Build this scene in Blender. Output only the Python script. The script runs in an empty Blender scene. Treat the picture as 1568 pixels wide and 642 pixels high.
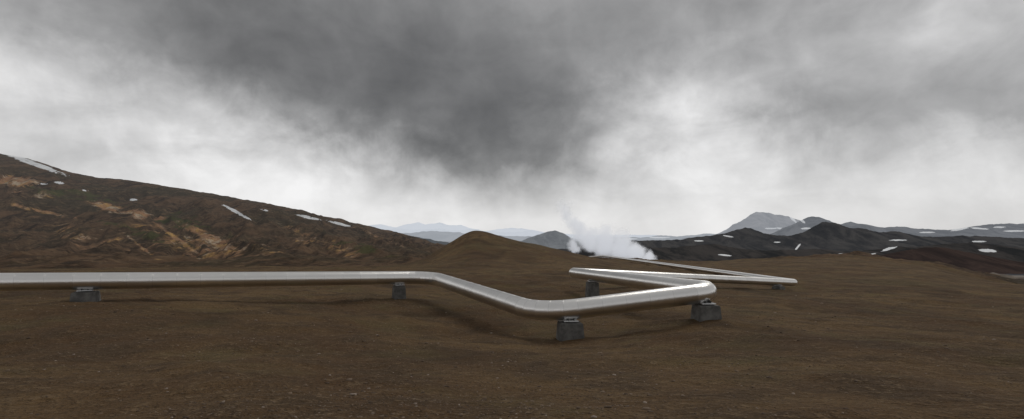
import bpy, math, numpy as np
from mathutils import Vector, Matrix
rng=np.random.default_rng(7)
S=bpy.context.scene
S.view_settings.view_transform='Standard'
S.view_settings.look='None'
S.view_settings.exposure=0
F=784.0; HY=362.0; EYE=1.8      # survey scale: bearings / elevations in 1/784 tangents, eye height
# ------------------------------------------------------------------ noise
def _h(i,j,s):
    n=(i.astype(np.int64)*374761393+j.astype(np.int64)*668265263+s*974634777)&0xffffffff
    n=((n^(n>>13))*1274126177)&0xffffffff
    n=n^(n>>16)
    return (n&0xffff)/65535.0
def vn(x,y,s=0):
    xi=np.floor(x);yi=np.floor(y);fx=x-xi;fy=y-yi
    u=fx*fx*fx*(fx*(fx*6-15)+10);v=fy*fy*fy*(fy*(fy*6-15)+10)
    a=_h(xi,yi,s);b=_h(xi+1,yi,s);c=_h(xi,yi+1,s);d=_h(xi+1,yi+1,s)
    return (a+(b-a)*u+(c-a)*v+(a-b-c+d)*u*v)*2-1
def fbm(x,y,o=4,s=0,g=0.5):
    t=0;a=1;n=0
    for k in range(o):
        t=t+a*vn(x,y,s+k*17);n+=a;a*=g
        x,y=x*1.6+y*1.2+3.1,y*1.6-x*1.2+7.7
    return t/n
def ridged(x,y,o=4,s=0):
    t=0;a=1;n=0
    for k in range(o):
        t=t+a*(1-np.abs(vn(x,y,s+k*17))*2);n+=a;a*=.5
        x,y=x*1.6+y*1.2+3.1,y*1.6-x*1.2+7.7
    return t/n
def sm(a,b,x):
    t=np.clip((x-a)/(b-a),0,1);return t*t*(3-2*t)
# ------------------------------------------------------------------ terrain survey table
DEP=[1.5,5,9,15,25,40,65,100,130,160,200,250,400,550,700]
T={
-300:[650,585,530,480,445,425,415,412,414,418,415,340,250,170],
0:[648,588,530,478,443,424,415,412,415,420,413,366,292,223],
50:[647,587,529,478,443,424,415,412,415,420,413,370,300,235],
110:[646,586,528,478,444,424,415,412,415,420,413,378,314,257],
200:[644,585,527,480,446,424,415,411,415,420,413,382,322,270],
330:[642,583,528,485,448,424,414,410,414,418,412,385,333,293],
400:[641,582,530,488,449,424,413,410,413,417,411,386,341,305],
470:[640,582,532,492,450,423,413,409,413,416,411,388,350,321],
600:[640,584,540,502,452,422,410,406,410,412,408,392,368,354],
650:[640,586,545,508,457,424,410,402,396,402,406,396,380,367],
690:[641,587,547,512,462,425,408,394,366,385,402,400,388,380],
725:[642,588,549,515,465,425,408,388,342,366,400,402,392,386],
780:[642,589,550,518,465,425,409,394,360,374,402,404,400,395],
860:[642,589,550,520,463,426,412,402,381,386,400,406,408,408],
950:[642,588,548,512,460,431,416,411,405,401,400,410,415,418],
1080:[641,585,542,489,455,437,421,414,410,406,402,415,420,425],
1200:[640,583,538,490,460,446,425,413,406,402,398,412,420,425],
1300:[640,583,538,498,466,446,424,412,404,399,396,408,420,425],
1420:[640,584,540,506,474,449,428,417,411,408,410,425,425,425],
1568:[640,585,542,512,478,453,438,440,446,448,448,445,440,430],
1850:[640,585,545,520,485,462,455,460,470,460,450,450,445,435]}
pxs=sorted(T)
LD=np.linspace(math.log(0.5),math.log(60000),900)
GP=np.arange(-500,2071,4.0)
tab=[]
for p in pxs:
    base=[1250]+T[p]
    d=list(DEP)+[1000,2000,4000,10000,60000]
    z700=(HY-base[-1])/F*700
    z1000=z700*0.75-10 if p<660 else -75
    ext=[z1000,-80,-85,-90,-95]
    b=base+[HY-z*F/dd for z,dd in zip(ext,d[len(DEP):])]
    tab.append(np.interp(LD,np.log(d),b))
tab=np.array(tab)
G=np.array([np.interp(GP,pxs,tab[:,k]) for k in range(len(LD))]).T
def gblur(A,ax,s):
    r=int(3*s)+1;k=np.exp(-0.5*(np.arange(-r,r+1)/s)**2);k/=k.sum()
    A=np.moveaxis(A,ax,-1);P=np.pad(A,[(0,0),(r,r)],mode='edge')
    out=np.zeros_like(A)
    for i,w in enumerate(k): out+=w*P[:,i:i+A.shape[1]]
    return np.moveaxis(out,-1,ax)
G=gblur(G,0,2.6);G=gblur(G,1,4.5)
def table(px,dep):
    a=np.clip((px-GP[0])/4.0,0,len(GP)-1.001);b=np.clip((np.log(np.maximum(dep,.5))-LD[0])/(LD[1]-LD[0]),0,len(LD)-1.001)
    i=a.astype(int);j=b.astype(int);fa=a-i;fb=b-j
    return G[i,j]*(1-fa)*(1-fb)+G[i+1,j]*fa*(1-fb)+G[i,j+1]*(1-fa)*fb+G[i+1,j+1]*fa*fb
AM=math.radians(58)
def height(X,Y):
    az=np.arctan2(X,Y);r=np.hypot(X,Y)
    ac=np.clip(az,-AM,AM)
    dep=r*np.cos(ac);px=784+784*np.tan(ac)
    z=(HY-table(px,dep))/F*dep
    k=sm(AM,math.pi,np.abs(az))
    z=z*(1-k)+(-1.8-0.02*np.minimum(r,800))*k
    far=sm(220,480,r)
    z=z+0.36*fbm(X/12,Y/8,3,3)*sm(4,16,r)+0.17*fbm(X/2.8,Y/2.8,4,13)*sm(3,8,r)*(1-sm(90,160,r))+0.045*fbm(X/.7,Y/.7,3,9)*(1-sm(60,120,r))
    z=z+0.14*(ridged((X*.8+Y*.6)/5,(Y*.8-X*.6)/14,3,77))*sm(5,12,r)*(1-sm(110,200,r))
    z=z+0.6*fbm(X/28,Y/28,4,31)*sm(45,110,r)*(1-far)
    gx=X*0.86+Y*0.5; gy=Y*0.86-X*0.5
    gul=ridged(gx/40+0.4*fbm(X/90,Y/90,3,5),gy/150,5,21)
    hill=far*(1-sm(900,1500,r))
    cr=1-sm(560,720,Y)
    z=z+hill*(gul*10.5+3.5*fbm(X/60,Y/60,5,44))*(0.15+0.85*cr)
    z=z+hill*(1.6*fbm(X/14,Y/14,4,61)+3.0*ridged(gx/20,gy/50,4,67)*cr)
    z=z+sm(1200,3000,r)*10*fbm(X/600,Y/600,4,71)
    return z+EYE
def mesh_grid(name,X,Y,Z,mat,attrs=None,closed=False,mats=None,slot=None):
    n,m=X.shape
    me=bpy.data.meshes.new(name)
    co=np.stack([X,Y,Z],-1).reshape(-1,3).astype(np.float32)
    idx=np.arange(n*m).reshape(n,m)
    if closed: idx=np.vstack([idx,idx[:1]])
    q=np.stack([idx[:-1,:-1],idx[1:,:-1],idx[1:,1:],idx[:-1,1:]],-1).reshape(-1,4)
    me.vertices.add(n*m);me.vertices.foreach_set('co',co.ravel())
    me.loops.add(q.size);me.loops.foreach_set('vertex_index',q.ravel().astype(np.int32))
    me.polygons.add(len(q));me.polygons.foreach_set('loop_start',np.arange(0,q.size,4,dtype=np.int32))
    me.polygons.foreach_set('loop_total',np.full(len(q),4,dtype=np.int32))
    me.update(calc_edges=True)
    me.polygons.foreach_set('use_smooth',np.ones(len(me.polygons),dtype=bool))
    for k,v in (attrs or {}).items():
        a=me.attributes.new(k,'FLOAT','POINT');a.data.foreach_set('value',v.reshape(-1).astype(np.float32))
    me.materials.append(mat)
    for x in (mats or []): me.materials.append(x)
    if slot is not None:
        me.polygons.foreach_set('material_index',slot.reshape(-1)[q[:,0]].astype(np.int32))
    o=bpy.data.objects.new(name,me);S.collection.objects.link(o)
    return o
def patches(px,py,L):
    m=np.zeros(px.shape)
    for cx,cy,rx,ry,rot in L:
        c,s=math.cos(math.radians(rot)),math.sin(math.radians(rot))
        dx=px-cx;dy=py-cy
        a=(dx*c+dy*s)/rx;b=(-dx*s+dy*c)/ry
        m=np.maximum(m,np.clip(1.5-np.sqrt(a*a+b*b),0,1.2))
    return m
# ------------------------------------------------------------------ material helpers
class NT:
    def __init__(s,nt): s.t=nt;s.n=nt.nodes;s.l=nt.links
    def new(s,typ,**k):
        n=s.n.new(typ)
        for a,b in k.items(): setattr(n,a,b)
        return n
    def inp(s,sock,v):
        if hasattr(v,'links') or isinstance(v,bpy.types.NodeSocket): s.l.new(v,sock)
        else: sock.default_value=v
    def math(s,op,a,b=0.0,c=None,clamp=False):
        n=s.new('ShaderNodeMath',operation=op,use_clamp=clamp)
        s.inp(n.inputs[0],a);s.inp(n.inputs[1],b)
        if c is not None: s.inp(n.inputs[2],c)
        return n.outputs[0]
    def vmath(s,op,a,b=None,scale=None):
        n=s.new('ShaderNodeVectorMath',operation=op);s.inp(n.inputs[0],a)
        if b is not None: s.inp(n.inputs[1],b)
        if scale is not None: s.inp(n.inputs['Scale'],scale)
        return n.outputs[0]
    def noise(s,vec,scale,detail=5,rough=.55,dist=0,col=False):
        n=s.new('ShaderNodeTexNoise');s.l.new(vec,n.inputs['Vector'])
        n.inputs['Scale'].default_value=scale;n.inputs['Detail'].default_value=detail
        n.inputs['Roughness'].default_value=rough;n.inputs['Distortion'].default_value=dist
        return n.outputs[1 if col else 0]
    def mr(s,v,a,b,c=0.0,d=1.0,smooth=True):
        n=s.new('ShaderNodeMapRange',interpolation_type='SMOOTHSTEP' if smooth else 'LINEAR')
        s.inp(n.inputs[0],v);s.inp(n.inputs[1],a);s.inp(n.inputs[2],b);s.inp(n.inputs[3],c);s.inp(n.inputs[4],d)
        return n.outputs[0]
    def mix(s,f,a,b,mode='MIX'):
        n=s.new('ShaderNodeMix',data_type='RGBA',blend_type=mode)
        s.inp(n.inputs[0],f)
        for k,v in ((6,a),(7,b)):
            if isinstance(v,tuple): v=tuple(v)+(1,) if len(v)==3 else v
            s.inp(n.inputs[k],v)
        return n.outputs[2]
    def attr(s,name):
        n=s.new('ShaderNodeAttribute',attribute_name=name);return n.outputs['Fac']
def newmat(name):
    m=bpy.data.materials.new(name);m.use_nodes=True;m.node_tree.nodes.clear()
    T_=NT(m.node_tree);o=T_.new('ShaderNodeOutputMaterial');b=T_.new('ShaderNodeBsdfPrincipled')
    T_.l.new(b.outputs[0],o.inputs[0]);return m,T_,b,o
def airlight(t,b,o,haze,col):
    # air haze over distant rock and ground, painted into their materials as emission
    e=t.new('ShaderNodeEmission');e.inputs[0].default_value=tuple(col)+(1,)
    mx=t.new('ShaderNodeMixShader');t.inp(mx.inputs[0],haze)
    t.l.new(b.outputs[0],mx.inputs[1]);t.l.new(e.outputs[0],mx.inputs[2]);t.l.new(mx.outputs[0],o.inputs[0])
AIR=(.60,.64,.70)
# ------------------------------------------------------------------ ground materials
def soil_material():
    m,t,b,o=newmat('volcanic_soil')
    pos=t.new('ShaderNodeNewGeometry').outputs['Position']
    n1=t.noise(pos,.09,4,.6);n2=t.noise(pos,.6,5,.65);n3=t.noise(pos,5,4,.7);n4=t.noise(pos,22,3,.7)
    c=t.mix(t.mr(n1,.38,.62),(.112,.066,.033),(.180,.116,.056))
    c=t.mix(t.mr(n2,.42,.66),c,(.090,.058,.032))
    c=t.mix(t.math('MULTIPLY',t.mr(t.noise(pos,.25,4,.6),.5,.7),.55),c,(.150,.118,.052))
    c=t.mix(t.math('MULTIPLY',t.mr(t.noise(pos,.05,4,.6,.5),.52,.66),.5),c,(.105,.086,.042))
    c=t.mix(t.math('MULTIPLY',t.mr(n3,.5,.70),.65),c,(.245,.172,.100))
    c=t.mix(t.math('MULTIPLY',t.mr(n4,.52,.35),.75),c,(.038,.025,.016))
    c=t.mix(t.math('MULTIPLY',t.mr(t.noise(pos,.13,5,.6,.6),.50,.66),.55),c,(.048,.032,.020))
    v=t.new('ShaderNodeTexVoronoi');v.inputs['Scale'].default_value=14;t.l.new(pos,v.inputs['Vector'])
    peb=t.math('MULTIPLY',t.mr(v.outputs['Distance'],.22,.10),t.mr(n2,.44,.58))
    c=t.mix(t.math('MULTIPLY',peb,.55),c,(.29,.24,.18))
    t.l.new(c,b.inputs['Base Color']);b.inputs['Roughness'].default_value=.95
    b.inputs['Specular IOR Level'].default_value=.12
    h=t.math('ADD',t.math('MULTIPLY',n2,.46),t.math('ADD',t.math('MULTIPLY',n3,.16),t.math('MULTIPLY',n4,.04)))
    bp=t.new('ShaderNodeBump');bp.inputs['Strength'].default_value=1;bp.inputs['Distance'].default_value=1
    t.l.new(h,bp.inputs['Height']);t.l.new(bp.outputs[0],b.inputs['Normal'])
    return m
def slope_material():
    m,t,b,o=newmat('rhyolite_mountainside')
    pos=t.new('ShaderNodeNewGeometry').outputs['Position']
    mp=t.new('ShaderNodeMapping');mp.inputs['Rotation'].default_value=(0,0,math.radians(30));mp.inputs['Scale'].default_value=(.055,.012,.03)
    t.l.new(pos,mp.inputs[0])
    st=t.noise(mp.outputs[0],1.0,7,.7,1.2)
    fine=t.noise(pos,.16,5,.7,.5)
    hc=t.mix(t.mr(st,.36,.62),(.046,.032,.022),(.160,.100,.060))
    hc=t.mix(t.mr(t.noise(pos,.012,4,.65),.45,.65),hc,(.075,.058,.036))
    c=t.mix(t.math('MULTIPLY',t.mr(fine,.48,.70),.65),hc,(.23,.155,.092))
    wn=t.math('ADD',t.math('MULTIPLY',st,.55),t.math('MULTIPLY',t.noise(pos,.05,7,.72,1.0),.45))
    def masked(name,c,col,w=.9,thr=.62,amp=3.0):
        a=t.math('ADD',t.attr(name),t.math('MULTIPLY',t.math('SUBTRACT',wn,.5),amp))
        return t.mix(t.math('MULTIPLY',t.mr(a,thr-.14,thr+.30),w),c,col)
    k1=t.noise(pos,.028,5,.75,.6)
    oc=t.mix(t.mr(k1,.42,.52),(.58,.35,.125),(.44,.25,.14))
    oc=t.mix(t.mr(t.noise(pos,.055,5,.75,.6),.50,.62),oc,(.64,.52,.38))
    oc=t.mix(t.math('MULTIPLY',t.mr(fine,.48,.36),.75),oc,(.16,.09,.05))
    c=masked('ochre',c,oc,.92,.62,3.8)
    a=t.math('ADD',t.attr('green'),t.math('MULTIPLY',t.math('SUBTRACT',t.noise(pos,.035,6,.7,.8),.5),3.5))
    c=t.mix(t.math('MULTIPLY',t.mr(a,.55,.95),.75),c,(.082,.090,.032))
    lv=t.mix(t.mr(t.noise(pos,.006,6,.7),.4,.62),(.030,.030,.031),(.075,.070,.066))
    c=t.mix(t.attr('lava'),c,lv)
    c=masked('pale',c,(.26,.21,.16),.8)
    sa=t.math('ADD',t.attr('snow'),t.math('MULTIPLY',t.math('SUBTRACT',t.noise(pos,.09,6,.7),.5),1.5))
    c=t.mix(t.mr(sa,.6,.74),c,(.90,.92,.94))
    t.l.new(c,b.inputs['Base Color']);b.inputs['Roughness'].default_value=.95
    b.inputs['Specular IOR Level'].default_value=.1
    h=t.math('MULTIPLY',t.math('ADD',st,t.math('MULTIPLY',fine,.35)),11.0)
    bp=t.new('ShaderNodeBump');bp.inputs['Strength'].default_value=.9;bp.inputs['Distance'].default_value=1
    t.l.new(h,bp.inputs['Height']);t.l.new(bp.outputs[0],b.inputs['Normal'])
    airlight(t,b,o,t.attr('haze'),AIR)
    return m
# ------------------------------------------------------------------ ground sheet
fr=np.arctan(np.linspace(-1.55,1.55,1250))
bk=np.linspace(fr[-1],2*math.pi+fr[0],90)[1:-1]
AZ=np.concatenate([fr,bk])
R=np.concatenate([np.exp(np.linspace(math.log(.3),math.log(3),25))[:-1],
   np.exp(np.linspace(math.log(3),math.log(120),380))[:-1],
   np.exp(np.linspace(math.log(120),math.log(900),280))[:-1],
   np.exp(np.linspace(math.log(900),math.log(55000),90))])
A2,R2=np.meshgrid(AZ,R,indexing='ij')
X=R2*np.sin(A2);Y=R2*np.cos(A2);Z=height(X,Y)
front=Y>1
Ys=np.where(front,Y,1.0)
PX=np.where(front,784+784*X/Ys,9999);PY=np.where(front,HY-784*(Z-EYE)/Ys,9999)
hillm=np.where(PX<760,sm(170,300,Y)*(1-sm(650,760,PX)),0)
fa=sm(230,420,Y)
snow=patches(PX,PY,[(50,250,62,4,20),(90,280,12,2.6,5),(203,306,8,2,0),(362,325,28,2.6,28),(472,333,22,2.5,12),(520,343,24,2.2,14),(66,282,10,1.3,0),(130,292,7,1.3,5),(405,322,9,1.4,10)])*fa
ochre=np.maximum.reduce([
 patches(PX,PY,[(28,278,45,9,8),(165,318,36,8,14),(212,328,22,8,5),(245,335,14,5,0),(65,324,60,3.5,12)])*.92,
 patches(PX,PY,[(300,354,40,8,25),(345,378,60,10,25),(390,400,45,7,10),(225,385,60,3,38),(420,392,55,12,20),(280,372,60,4,35)])*.85,
 patches(PX,PY,[(330,385,150,28,10)])*.58,
 patches(PX,PY,[(100,345,80,9,15),(130,365,120,34,12),(50,300,60,20,10)])*.36,
 patches(PX,PY,[(530,405,30,3,5),(585,365,60,3,22),(450,352,60,5,20),(500,375,90,14,20)])*.50])*fa
green=patches(PX,PY,[(280,342,80,16,12),(230,362,90,12,15),(560,385,60,12,15),(120,300,90,10,10)])*fa*.7
lava=sm(500,900,R2)*(1-hillm)
pale=patches(PX,PY,[(1540,424,70,7,6),(1620,412,60,5,0)])*sm(450,700,R2)
haze=np.clip((1-np.exp(-np.maximum(R2-300,0)/15000))*.95,0,1)
snow=np.maximum(snow,patches(PX,PY,[(990,384,10,1.2,0),(1120,394,10,1.2,3),(1180,392,6,1,0)])*sm(500,700,R2))
slot=((Y>215)&(PX<700))|(R2>340)
ground=mesh_grid('ground',X,Y,Z,soil_material(),dict(snow=snow,ochre=ochre,green=green,lava=lava,pale=pale,haze=haze),closed=True,mats=[slope_material()],slot=slot)
# ------------------------------------------------------------------ distant ranges
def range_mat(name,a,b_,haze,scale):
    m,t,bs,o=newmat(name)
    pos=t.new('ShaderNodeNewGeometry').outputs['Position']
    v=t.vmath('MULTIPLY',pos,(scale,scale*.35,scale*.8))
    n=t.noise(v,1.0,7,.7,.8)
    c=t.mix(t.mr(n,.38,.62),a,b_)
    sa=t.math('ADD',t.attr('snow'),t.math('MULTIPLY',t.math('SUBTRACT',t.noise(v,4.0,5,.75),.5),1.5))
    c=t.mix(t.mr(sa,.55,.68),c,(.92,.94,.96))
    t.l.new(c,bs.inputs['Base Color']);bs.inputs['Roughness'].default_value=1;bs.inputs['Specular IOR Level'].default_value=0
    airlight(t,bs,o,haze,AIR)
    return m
def make_range(name,dep,ridge,width,mat,base=-90,rough=.15,seed=1,snowp=(),scale=1.0):
    px=np.arange(ridge[0][0],ridge[-1][0]+.1,1.0)
    py=np.interp(px,[r[0] for r in ridge],[r[1] for r in ridge])
    k=np.exp(-.5*(np.arange(-6,7)/1.4)**2);k/=k.sum()
    py=np.convolve(np.pad(py,6,mode='edge'),k,'valid')
    x=(px-784)/784*dep
    py=py+1.0*fbm(px/9,px*0+seed,4,seed)
    zc=(HY-py)/F*dep
    s=np.concatenate([np.linspace(-1,0,80),np.linspace(0,1,25)[1:]])
    s=np.sign(s)*np.abs(s)**1.25
    X,Sg=np.meshgrid(x,s,indexing='ij');ZC=np.repeat(zc[:,None],len(s),1)
    Y=dep+Sg*width
    q=np.abs(Sg)
    prof=(1-q)**1.35
    L=width*.22
    wob=ridged(X/L,Y/(L*2.4),5,seed)
    amp=(ZC-base)*rough
    Z=base+(ZC-base)*prof+amp*wob*np.minimum(q*5,1)*(1-q)+amp*.16*fbm(X/(L*.25),Y/(L*.25),4,seed+3)
    PX=784+784*X/Y;PY=HY-784*Z/Y
    sn=patches(PX,PY,snowp) if snowp else np.zeros(X.shape)
    return mesh_grid(name,X,Y,Z+EYE,mat,dict(snow=sn))
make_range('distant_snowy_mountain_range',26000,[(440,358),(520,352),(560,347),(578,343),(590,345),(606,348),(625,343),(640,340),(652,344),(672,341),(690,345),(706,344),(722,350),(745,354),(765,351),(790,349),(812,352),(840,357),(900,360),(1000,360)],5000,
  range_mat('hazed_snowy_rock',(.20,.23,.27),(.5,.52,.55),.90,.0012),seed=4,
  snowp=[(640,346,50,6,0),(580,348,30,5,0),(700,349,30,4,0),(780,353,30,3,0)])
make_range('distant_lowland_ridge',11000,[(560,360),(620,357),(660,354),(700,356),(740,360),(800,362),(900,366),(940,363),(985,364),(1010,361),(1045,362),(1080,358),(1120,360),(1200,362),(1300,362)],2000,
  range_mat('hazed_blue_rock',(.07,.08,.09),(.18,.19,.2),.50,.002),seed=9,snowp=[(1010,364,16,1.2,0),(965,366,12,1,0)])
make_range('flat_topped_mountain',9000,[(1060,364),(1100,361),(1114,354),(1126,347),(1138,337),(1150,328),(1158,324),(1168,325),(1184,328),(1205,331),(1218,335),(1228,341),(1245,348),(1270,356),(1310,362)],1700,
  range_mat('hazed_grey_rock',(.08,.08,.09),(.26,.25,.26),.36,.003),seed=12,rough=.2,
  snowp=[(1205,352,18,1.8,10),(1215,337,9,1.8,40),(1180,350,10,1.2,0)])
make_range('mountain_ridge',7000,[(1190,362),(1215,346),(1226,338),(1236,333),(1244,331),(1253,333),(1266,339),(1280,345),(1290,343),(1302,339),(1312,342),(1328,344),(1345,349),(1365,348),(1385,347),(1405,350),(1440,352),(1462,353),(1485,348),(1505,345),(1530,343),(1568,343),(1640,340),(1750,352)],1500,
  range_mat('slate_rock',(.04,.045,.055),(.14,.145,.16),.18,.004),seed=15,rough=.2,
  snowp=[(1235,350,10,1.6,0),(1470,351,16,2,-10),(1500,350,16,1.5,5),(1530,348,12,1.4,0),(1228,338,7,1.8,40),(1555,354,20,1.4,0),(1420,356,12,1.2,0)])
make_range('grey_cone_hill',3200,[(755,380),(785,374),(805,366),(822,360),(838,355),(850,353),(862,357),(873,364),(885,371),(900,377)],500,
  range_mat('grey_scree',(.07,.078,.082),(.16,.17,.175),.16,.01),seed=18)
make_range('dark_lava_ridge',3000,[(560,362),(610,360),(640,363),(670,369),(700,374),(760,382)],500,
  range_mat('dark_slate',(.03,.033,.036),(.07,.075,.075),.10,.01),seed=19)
dk=range_mat('black_lava_rock',(.018,.018,.020),(.070,.065,.062),.03,.008)
make_range('black_lava_hills',3000,[(850,378),(900,374),(950,369),(1000,368),(1040,367),(1070,363),(1095,360),(1112,357),(1126,353),(1141,348),(1152,351),(1168,357),(1190,360),(1212,361),(1230,356),(1246,348),(1256,342),(1266,340),(1278,341),(1290,346),(1305,349),(1320,350),(1335,354),(1350,357),(1362,354),(1378,355),(1400,361),(1430,363),(1470,361),(1510,362),(1568,365),(1640,361),(1750,366)],520,dk,seed=22,rough=.19,
  snowp=[(1222,378,7,1.8,-50),(1115,362,9,1.2,10),(1375,368,14,1.4,0),(1070,369,8,1,0),(1500,370,12,1.2,0),(1190,371,6,1,0)])
make_range('dark_lava_foothills',1700,[(860,384),(930,380),(985,379),(1030,379),(1065,376),(1095,374),(1130,380),(1165,384),(1200,383),(1250,382),(1290,385),(1330,384),(1355,380),(1375,377),(1400,379),(1440,374),(1490,372),(1530,376),(1568,380),(1650,378),(1750,384)],330,
  range_mat('black_cinder',(.016,.016,.016),(.062,.054,.049),.015,.012),seed=27,rough=.2,
  snowp=[(1328,391,15,1.8,-12),(1364,380,15,2.4,-18),(1512,384,16,3,4),(1110,391,12,1.3,5),(1405,391,9,1,0),(1290,389,7,1,0)])
make_range('red_cinder_hill',1150,[(1290,412),(1320,400),(1350,392),(1385,384),(1415,379),(1440,379),(1470,384),(1505,391),(1540,398),(1580,405),(1640,412)],200,
  range_mat('red_cinder',(.032,.021,.018),(.066,.043,.035),.01,.02),seed=30,rough=.1,base=-70)
# ------------------------------------------------------------------ pipeline
def W(px,py,dep): return Vector(((px-784)/784*dep,dep,(HY-py)/F*dep+EYE))
P=[W(-80,433.0,26),W(662,425.0,39),W(828,480,24.3),W(1096,446.5,25),W(876,417.5,50),W(1217,433,70),W(925,392.0,285)]
d0=(P[0]-P[1]).normalized(); P=[P[0]+d0*25]+P[1:]
P.append(P[-1]+Vector((-12,60,-4)))
RAD=.48
fil=[0,1.8,2.6,1.05,1.2,1.2,3,0]
pts=[P[0]]
for i in range(1,len(P)-1):
    a=(P[i-1]-P[i]).normalized();b=(P[i+1]-P[i]).normalized()
    th=a.angle(b);r=fil[i];d=r/math.tan(th/2)
    c=P[i]+(a+b).normalized()*(r/math.sin(th/2))
    s=P[i]+a*d;e=P[i]+b*d
    v0=(s-c);v1=(e-c);ang=v0.angle(v1);ax=v0.cross(v1).normalized()
    n=max(3,int(round(ang/math.radians(15))))
    for k in range(n+1):
        pts.append(c+Matrix.Rotation(ang*k/n,3,ax)@v0)
pts.append(P[-1])
path=[pts[0]]
for k in range(1,len(pts)):
    a=path[-1];b=pts[k];L=(b-a).length
    n=1 if L<1.6 else int(round(L/(1.2 if b.y<110 else 6)))
    n=max(n,1)
    for j in range(1,n+1): path.append(a.lerp(b,j/n))
N=48
def ring(c,t,r):
    up=Vector((0,0,1));sd=t.cross(up).normalized();u=sd.cross(t).normalized()
    return [c+(sd*math.cos(2*math.pi*k/N)+u*math.sin(2*math.pi*k/N))*r for k in range(N)]
tan=[]
for k in range(len(path)):
    if k==0:t=path[1]-path[0]
    elif k==len(path)-1:t=path[-1]-path[-2]
    else:t=(path[k]-path[k-1]).normalized()+(path[k+1]-path[k]).normalized()
    tan.append(t.normalized())
vs=[];fs=[];va=[]
bv=[];bf=[]
for k in range(len(path)-1):
    o=len(vs);t=(path[k+1]-path[k]).normalized();var=rng.random()
    for (c,nrm) in ((path[k],tan[k]),(path[k+1],tan[k+1])):
        for p in ring(c,t,RAD):
            q=p-t*((p-c).dot(nrm)/t.dot(nrm)); vs.append(q);va.append(var)
    for j in range(N):
        fs.append((o+j,o+(j+1)%N,o+N+(j+1)%N,o+N+j))
    if k>0 and path[k].y<120:
        o=len(bv);w=.012
        for off,r in ((-w,RAD-.003),(-w*.6,RAD+.003),(w*.6,RAD+.003),(w,RAD-.003)):
            for p in ring(path[k]+tan[k]*off,tan[k],r): bv.append(p)
        for s in range(3):
            for j in range(N): bf.append((o+s*N+j,o+s*N+(j+1)%N,o+(s+1)*N+(j+1)%N,o+(s+1)*N+j))
def steel(name,base,ro):
    m,t,b,o=newmat(name)
    pos=t.new('ShaderNodeNewGeometry').outputs['Position']
    var=t.attr('var')
    n=t.noise(pos,1.6,5,.65);g=t.noise(t.vmath('MULTIPLY',pos,(3,3,14)),1.0,4,.7)
    c=t.mix(var,tuple(x*.96 for x in base),tuple(x*1.03 for x in base))
    c=t.mix(t.math('MULTIPLY',t.mr(n,.45,.75),.3),c,tuple(x*.87 for x in base))
    c=t.mix(t.math('MULTIPLY',t.mr(g,.58,.8),.15),c,(.45,.41,.37))
    t.l.new(c,b.inputs['Base Color']);b.inputs['Metallic'].default_value=1
    r=t.math('ADD',t.math('MULTIPLY',n,.08),t.math('ADD',t.math('MULTIPLY',var,.03),ro))
    t.l.new(r,b.inputs['Roughness'])
    bp=t.new('ShaderNodeBump');bp.inputs['Strength'].default_value=.08;bp.inputs['Distance'].default_value=.02
    t.l.new(n,bp.inputs['Height']);t.l.new(bp.outputs[0],b.inputs['Normal'])
    return m
def mk(name,v,f,mat,smooth=True,attr=None,parent=None):
    me=bpy.data.meshes.new(name);me.from_pydata([tuple(x) for x in v],[],f);me.update()
    me.polygons.foreach_set('use_smooth',np.full(len(f),smooth))
    if attr is not None:
        a=me.attributes.new('var','FLOAT','POINT');a.data.foreach_set('value',np.array(attr,dtype=np.float32))
    me.materials.append(mat);o=bpy.data.objects.new(name,me);S.collection.objects.link(o)
    if parent:o.parent=parent
    return o
pipe=bpy.data.objects.new('steel_pipeline',None);S.collection.objects.link(pipe)
mk('cladding_tube',vs,fs,steel('brushed_aluminium_cladding',(.90,.885,.86),.25),True,va,pipe)
mk('seam_bands',bv,bf,steel('seam_band_metal',(.74,.73,.72),.34),True,None,pipe)
# ------------------------------------------------------------------ supports
def concrete():
    m,t,b,o=newmat('weathered_concrete')
    pos=t.new('ShaderNodeNewGeometry').outputs['Position']
    n=t.noise(pos,2.2,6,.65);g=t.noise(pos,30,4,.7)
    c=t.mix(t.mr(n,.35,.7),(.09,.088,.083),(.19,.185,.175))
    c=t.mix(t.math('MULTIPLY',t.mr(g,.55,.7),.4),c,(.08,.076,.07))
    t.l.new(c,b.inputs['Base Color']);b.inputs['Roughness'].default_value=.9
    bp=t.new('ShaderNodeBump');bp.inputs['Strength'].default_value=.5;bp.inputs['Distance'].default_value=.03
    t.l.new(g,bp.inputs['Height']);t.l.new(bp.outputs[0],b.inputs['Normal']);return m
CON=concrete()
def plain(name,c,ro,me=0):
    m,t,b,o=newmat(name);pos=t.new('ShaderNodeNewGeometry').outputs['Position']
    n=t.noise(pos,6,4,.6);t.l.new(t.mix(n,tuple(x*.8 for x in c),tuple(min(1,x*1.1) for x in c)),b.inputs['Base Color'])
    b.inputs['Roughness'].default_value=ro;b.inputs['Metallic'].default_value=me;return m
GAL=plain('galvanised_steel',(.80,.81,.82),.5,.0);DKS=plain('dark_steel',(.10,.10,.10),.6,.5)
import bmesh
def frust(cz0,cz1,b0,b1,u,w,c,bev):
    bm=bmesh.new();L=[]
    for z,(a,d) in ((cz0,b0),(cz1,b1)):
        L.append([bm.verts.new(Vector((c.x,c.y,z))+u*sx*a+w*sy*d) for sx,sy in((-1,-1),(1,-1),(1,1),(-1,1))])
    bm.faces.new(L[0][::-1]);bm.faces.new(L[1])
    for j in range(4): bm.faces.new((L[0][j],L[0][(j+1)%4],L[1][(j+1)%4],L[1][j]))
    bmesh.ops.recalc_face_normals(bm,faces=bm.faces)
    if bev: bmesh.ops.bevel(bm,geom=bm.edges[:],offset=bev,segments=2,affect='EDGES')
    return bm
def obj_bm(name,bm,mat,parent):
    me=bpy.data.meshes.new(name);bm.to_mesh(me);bm.free();me.materials.append(mat)
    o=bpy.data.objects.new(name,me);S.collection.objects.link(o);o.parent=parent;return o
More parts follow.
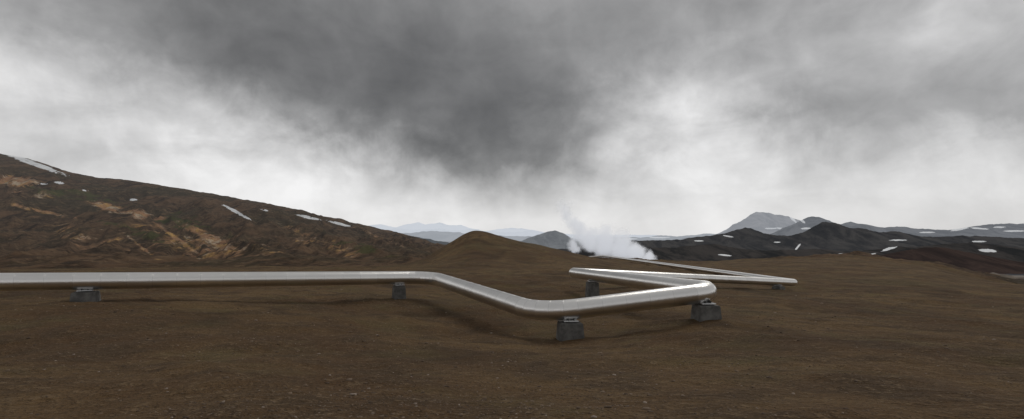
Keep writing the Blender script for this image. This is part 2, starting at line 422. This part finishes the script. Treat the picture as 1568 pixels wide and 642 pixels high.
def support(px,seg,w=1.0):
    a,b=P[seg],P[seg+1];k=(px-784)/784
    t=(k*a.y-a.x)/((b.x-a.x)-k*(b.y-a.y));c=a.lerp(b,t)
    u=(b-a);u.z=0;u.normalize();v=Vector((-u.y,u.x,0))
    g=float(min(height(np.array([c.x+dx]),np.array([c.y+dy]))[0] for dx in(-.6,.6) for dy in(-.6,.6)))
    bot=c.z-RAD
    e=bpy.data.objects.new('concrete_pipe_support',None);S.collection.objects.link(e)
    top=bot-.11
    obj_bm('concrete_block',frust(g-.4,top,(.66*w,.64*w),(.55*w,.55*w),u,v,c,.03),CON,e)
    obj_bm('base_plate',frust(top+.002,top+.03,(.26,.34),(.26,.34),u,v,c,.004),DKS,e)
    obj_bm('web_plate',frust(top+.03,bot+.05,(.20,.02),(.20,.02),u,v,c,0),DKS,e)
    for s in(-1,1):
        obj_bm('stiffener',frust(top+.03,bot+.10,(.015,.22),(.015,.26),u,v,c+u*.14*s,0),DKS,e)
    obj_bm('slide_plate',frust(bot-.045,bot-.005,(.34,.36),(.34,.36),u,v,c,.004),GAL,e)
support(131,0,1.0);support(611,0,.68);support(873,2,.95);support(1081,2,.9);support(907,3,.8);support(1192,4,1.0)
for px in(1110,1050,1010):support(px,5,.8)
# ------------------------------------------------------------------ gravel (one merged object)
def gravel():
    bm=bmesh.new();bmesh.ops.create_icosphere(bm,subdivisions=1,radius=1)
    bv=np.array([v.co[:] for v in bm.verts]);bf=np.array([[v.index for v in f.verts] for f in bm.faces]);bm.free()
    n=26000
    dep=np.exp(rng.uniform(math.log(4.2),math.log(60),n));tt=rng.uniform(-1.15,1.15,n)
    x=tt*dep;y=dep
    keep=fbm(x/6,y/6,3,88)+.35*rng.normal(size=n)>-.05
    x=x[keep];y=y[keep];dep=dep[keep];n=len(x)
    sz=np.clip(.005+.006*rng.exponential(1,n)*(.45+dep/16),.004,.07)
    z=height(x,y)
    V=bv[None]*(1+.25*rng.normal(size=(n,len(bv),1)))
    V=V*np.stack([rng.uniform(.8,1.5,n),rng.uniform(.8,1.5,n),rng.uniform(.4,.8,n)],-1)[:,None]
    a=rng.uniform(0,6.28,n);c,s=np.cos(a)[:,None],np.sin(a)[:,None]
    vx=V[...,0]*c-V[...,1]*s;vy=V[...,0]*s+V[...,1]*c
    V=np.stack([vx,vy,V[...,2]],-1)*sz[:,None,None]+np.stack([x,y,z+sz*.1],-1)[:,None]
    FI=(bf[None]+np.arange(n)[:,None,None]*len(bv)).reshape(-1,3)
    me=bpy.data.meshes.new('gravel');me.vertices.add(V.size//3);me.vertices.foreach_set('co',V.astype(np.float32).ravel())
    me.loops.add(FI.size);me.loops.foreach_set('vertex_index',FI.astype(np.int32).ravel())
    me.polygons.add(len(FI));me.polygons.foreach_set('loop_start',np.arange(0,FI.size,3,dtype=np.int32));me.polygons.foreach_set('loop_total',np.full(len(FI),3,dtype=np.int32))
    me.update(calc_edges=True)
    at=me.attributes.new('var','FLOAT','POINT');at.data.foreach_set('value',np.repeat(rng.random(n),len(bv)).astype(np.float32))
    m,t,b,o=newmat('gravel_stone');v=t.attr('var')
    c=t.mix(t.mr(v,.0,.75,smooth=False),(.07,.046,.030),(.18,.125,.08));c=t.mix(t.mr(v,.85,1.0),c,(.34,.28,.23))
    t.l.new(c,b.inputs['Base Color']);b.inputs['Roughness'].default_value=.9
    me.materials.append(m);ob=bpy.data.objects.new('gravel',me);S.collection.objects.link(ob)
gravel()
# ------------------------------------------------------------------ steam plume
def steam():
    dep=620.0;sc=dep/784
    def at(px,py):return Vector(((px-784)*sc,dep,(HY-py)*sc+EYE))
    bm=bmesh.new();lo=at(840,402);hi=at(1018,298)
    bmesh.ops.create_cube(bm,size=1)
    for v in bm.verts:
        v.co=Vector((lo.x if v.co.x<0 else hi.x,dep+(-16 if v.co.y<0 else 16),lo.z if v.co.z<0 else hi.z))
    m=bpy.data.materials.new('steam_vapour');m.use_nodes=True;m.node_tree.nodes.clear();t=NT(m.node_tree)
    out=t.new('ShaderNodeOutputMaterial')
    pos=t.new('ShaderNodeNewGeometry').outputs['Position']
    warp=t.vmath('SCALE',t.vmath('SUBTRACT',t.noise(pos,.055,4,.65,col=True),(.5,.5,.5)),scale=30.0)
    warp2=t.vmath('ADD',pos,warp)
    puffs=[(994,397,9,1.4),(972,390,13,1.3),(950,381,15,1.15),(926,375,15,1.0),(904,367,14,.74),(888,355,13,.56),(877,343,12,.52),(868,331,11,.48),(862,319,10,.44),(924,357,15,.38),(952,364,13,.38),
       (881,382,7,1.1),(878,374,7,.8)]
    tot=None
    for px,py,r,w in puffs:
        c=at(px,py);d=t.vmath('SUBTRACT',warp2,tuple(c))
        n=t.new('ShaderNodeVectorMath',operation='LENGTH');t.l.new(d,n.inputs[0])
        g=t.mr(n.outputs['Value'],0.0,r*sc*1.6,w,0.0,smooth=False)
        tot=g if tot is None else t.math('MAXIMUM',tot,g)
    det=t.noise(pos,.13,3,.65)
    dn=t.math('SUBTRACT',tot,t.math('MULTIPLY',det,.46))
    dn=t.math('MULTIPLY',t.math('MAXIMUM',t.math('ADD',dn,.14),0.0),.38)
    dn=t.math('MULTIPLY',dn,t.math('GREATER_THAN',tot,.01))
    vs_=t.new('ShaderNodeVolumePrincipled')
    vs_.inputs['Color'].default_value=(.97,.97,.97,1);t.l.new(dn,vs_.inputs['Density'])
    vs_.inputs['Emission Color'].default_value=(.9,.93,1,1);t.l.new(t.math('MULTIPLY',dn,.34),vs_.inputs['Emission Strength'])  # added glow stands in for light scattered repeatedly inside the steam
    t.l.new(vs_.outputs[0],out.inputs['Volume'])
    me=bpy.data.meshes.new('steam_plume');bm.to_mesh(me);bm.free();me.materials.append(m)
    o=bpy.data.objects.new('steam_plume',me);S.collection.objects.link(o)
steam()
# ------------------------------------------------------------------ world
cols=np.arange(0,1601,100)
rows=[10,60,100,140,180,220,260,300,340,360]
SK=np.array([
[158,136,124,120,120,118,120,124,134,136,136,148,158,166,182,206,170],
[195,170,138,118,114,110,112,114,122,130,142,160,168,172,176,184,156],
[214,204,176,138,116,108,106,110,118,130,154,180,178,172,169,160,152],
[222,222,208,176,134,114,104,104,112,132,180,208,172,156,158,152,150],
[216,210,210,212,174,136,110,100,106,152,206,226,156,148,154,162,168],
[207,190,184,232,222,204,152,106,102,164,214,228,186,168,178,202,202],
[214,206,204,236,238,230,204,138,112,176,208,222,216,200,214,218,206],
[224,224,226,236,238,234,230,204,176,208,216,228,224,216,222,220,206],
[228,228,232,236,236,234,232,230,224,228,228,230,228,224,220,214,204],
[228,228,232,234,234,232,230,228,226,226,226,228,226,222,216,212,204]],float)
def sky(px,py):
    r=np.array([np.interp(px,cols,row) for row in SK]);return float(np.interp(py,rows,r))
def lin(v):
    v=v/255;return v/12.92 if v<.04045 else ((v+.055)/1.055)**2.4
w=bpy.data.worlds.new('World');S.world=w;w.use_nodes=True;w.node_tree.nodes.clear();t=NT(w.node_tree)
out=t.new('ShaderNodeOutputWorld')
g=t.new('ShaderNodeTexCoord').outputs['Generated']
sx=t.new('ShaderNodeSeparateXYZ');t.l.new(g,sx.inputs[0])
zc=t.math('MAXIMUM',sx.outputs[2],0.0)
den=t.math('ADD',zc,.30)
cx=t.new('ShaderNodeCombineXYZ');t.l.new(t.math('DIVIDE',sx.outputs[0],den),cx.inputs[0]);t.l.new(t.math('DIVIDE',sx.outputs[1],den),cx.inputs[1])
t.l.new(t.math('MULTIPLY',zc,2.6),cx.inputs[2])
deck=cx.outputs[0]
wv=t.vmath('SUBTRACT',t.noise(g,3.4,6,.55,.2,col=True),(.5,.5,.5))
wv2=t.vmath('SUBTRACT',t.noise(g,8.0,7,.6,.2,col=True),(.5,.5,.5))
ws=t.new('ShaderNodeSeparateXYZ');t.l.new(t.vmath('ADD',t.vmath('SCALE',wv,scale=.18),t.vmath('SCALE',wv2,scale=.24)),ws.inputs[0])
az0=t.math('ARCTAN2',sx.outputs[0],sx.outputs[1])
az=t.math('ADD',az0,ws.outputs[0])
hor=t.math('SQRT',t.math('ADD',t.math('MULTIPLY',sx.outputs[0],sx.outputs[0]),t.math('MULTIPLY',sx.outputs[1],sx.outputs[1])))
el0=t.math('DIVIDE',sx.outputs[2],t.math('MAXIMUM',hor,.001))
el=t.math('ADD',el0,t.math('MULTIPLY',ws.outputs[1],t.mr(el0,0.0,.2,.12,.6)))
fac=t.math('DIVIDE',t.math('ADD',az,.9),1.8,clamp=True)
WR=[0,.03,.06,.095,.13,.17,.21,.25,.30,.36,.43,.55]
cur=None
for k,wv_ in enumerate(WR):
    r=t.new('ShaderNodeValToRGB');cr=r.color_ramp;cr.interpolation='LINEAR';NS=31
    while len(cr.elements)<NS:cr.elements.new(.5)
    for i in range(NS):
        a=-.9+1.8*i/(NS-1);v=wv_/math.cos(a);val=lin(sky(784+784*math.tan(a),HY-784*v))
        if wv_>.5: val=lin(150)
        cr.elements[i].position=i/(NS-1);cr.elements[i].color=(val,val,val,1)
    t.l.new(fac,r.inputs[0])
    cur=r.outputs[0] if cur is None else t.mix(t.mr(el,WR[k-1],wv_,smooth=False),cur,r.outputs[0])
d1=t.noise(deck,1.5,7,.58,.6);d2=t.noise(g,5,7,.55,.5)
gs=t.vmath('MULTIPLY',g,(1.0,1.0,1.7))
d3=t.noise(gs,11,6,.55,.4)
vx=t.new('ShaderNodeCombineXYZ');t.l.new(t.math('ADD',t.math('MULTIPLY',az0,9.0),t.math('MULTIPLY',el0,5.0)),vx.inputs[0]);t.l.new(t.math('MULTIPLY',el0,4.0),vx.inputs[1])
d4=t.noise(vx.outputs[0],1.0,3,.5,.3)
def cen(n,k):return t.math('MULTIPLY',t.math('SUBTRACT',n,.5),k)
mod=t.math('ADD',cen(d1,.5),t.math('ADD',cen(d2,.95),cen(d3,.6)))
mod=t.math('MULTIPLY',mod,t.mr(el0,0.0,.16,.30,1.0))
mod=t.math('ADD',mod,t.math('MULTIPLY',cen(d4,.20),t.mr(el0,.30,.14)))
mod=t.math('ADD',1.0,mod)
cl=t.vmath('SCALE',cur,scale=mod)
cl=t.vmath('MINIMUM',cl,(.90,.90,.90))
cl=t.mix(1.0,cl,(1.0,.995,.995),'MULTIPLY')
cl=t.mix(t.mr(sx.outputs[2],-.002,-.03),cl,(.05,.035,.025))
b1=t.new('ShaderNodeBackground');t.l.new(cl,b1.inputs[0]);b1.inputs[1].default_value=1.03
SE,SR=math.radians(50),math.radians(38)
ns=t.new('ShaderNodeTexSky',sky_type='NISHITA');ns.sun_disc=False;ns.sun_elevation=SE;ns.sun_rotation=SR
b2=t.new('ShaderNodeBackground');t.l.new(ns.outputs[0],b2.inputs[0]);b2.inputs[1].default_value=.08
mx=t.new('ShaderNodeMixShader');mx.inputs[0].default_value=.97
t.l.new(b2.outputs[0],mx.inputs[1]);t.l.new(b1.outputs[0],mx.inputs[2]);t.l.new(mx.outputs[0],out.inputs[0])
sl=bpy.data.lights.new('sun','SUN');sl.energy=.9;sl.angle=math.radians(26);sl.color=(1,.96,.9)
so=bpy.data.objects.new('sun',sl);S.collection.objects.link(so)
dirv=Vector((math.sin(SR)*math.cos(SE),math.cos(SR)*math.cos(SE),math.sin(SE)))
so.rotation_euler=dirv.to_track_quat('Z','Y').to_euler()
# ------------------------------------------------------------------ camera
c=bpy.data.cameras.new('camera');c.lens=18;c.sensor_width=36;c.clip_start=.1;c.clip_end=120000
c.shift_y=(HY-321)/1568
co=bpy.data.objects.new('camera',c);co.location=(0,0,EYE);co.rotation_euler=(math.radians(90),0,0)
S.collection.objects.link(co);S.camera=co
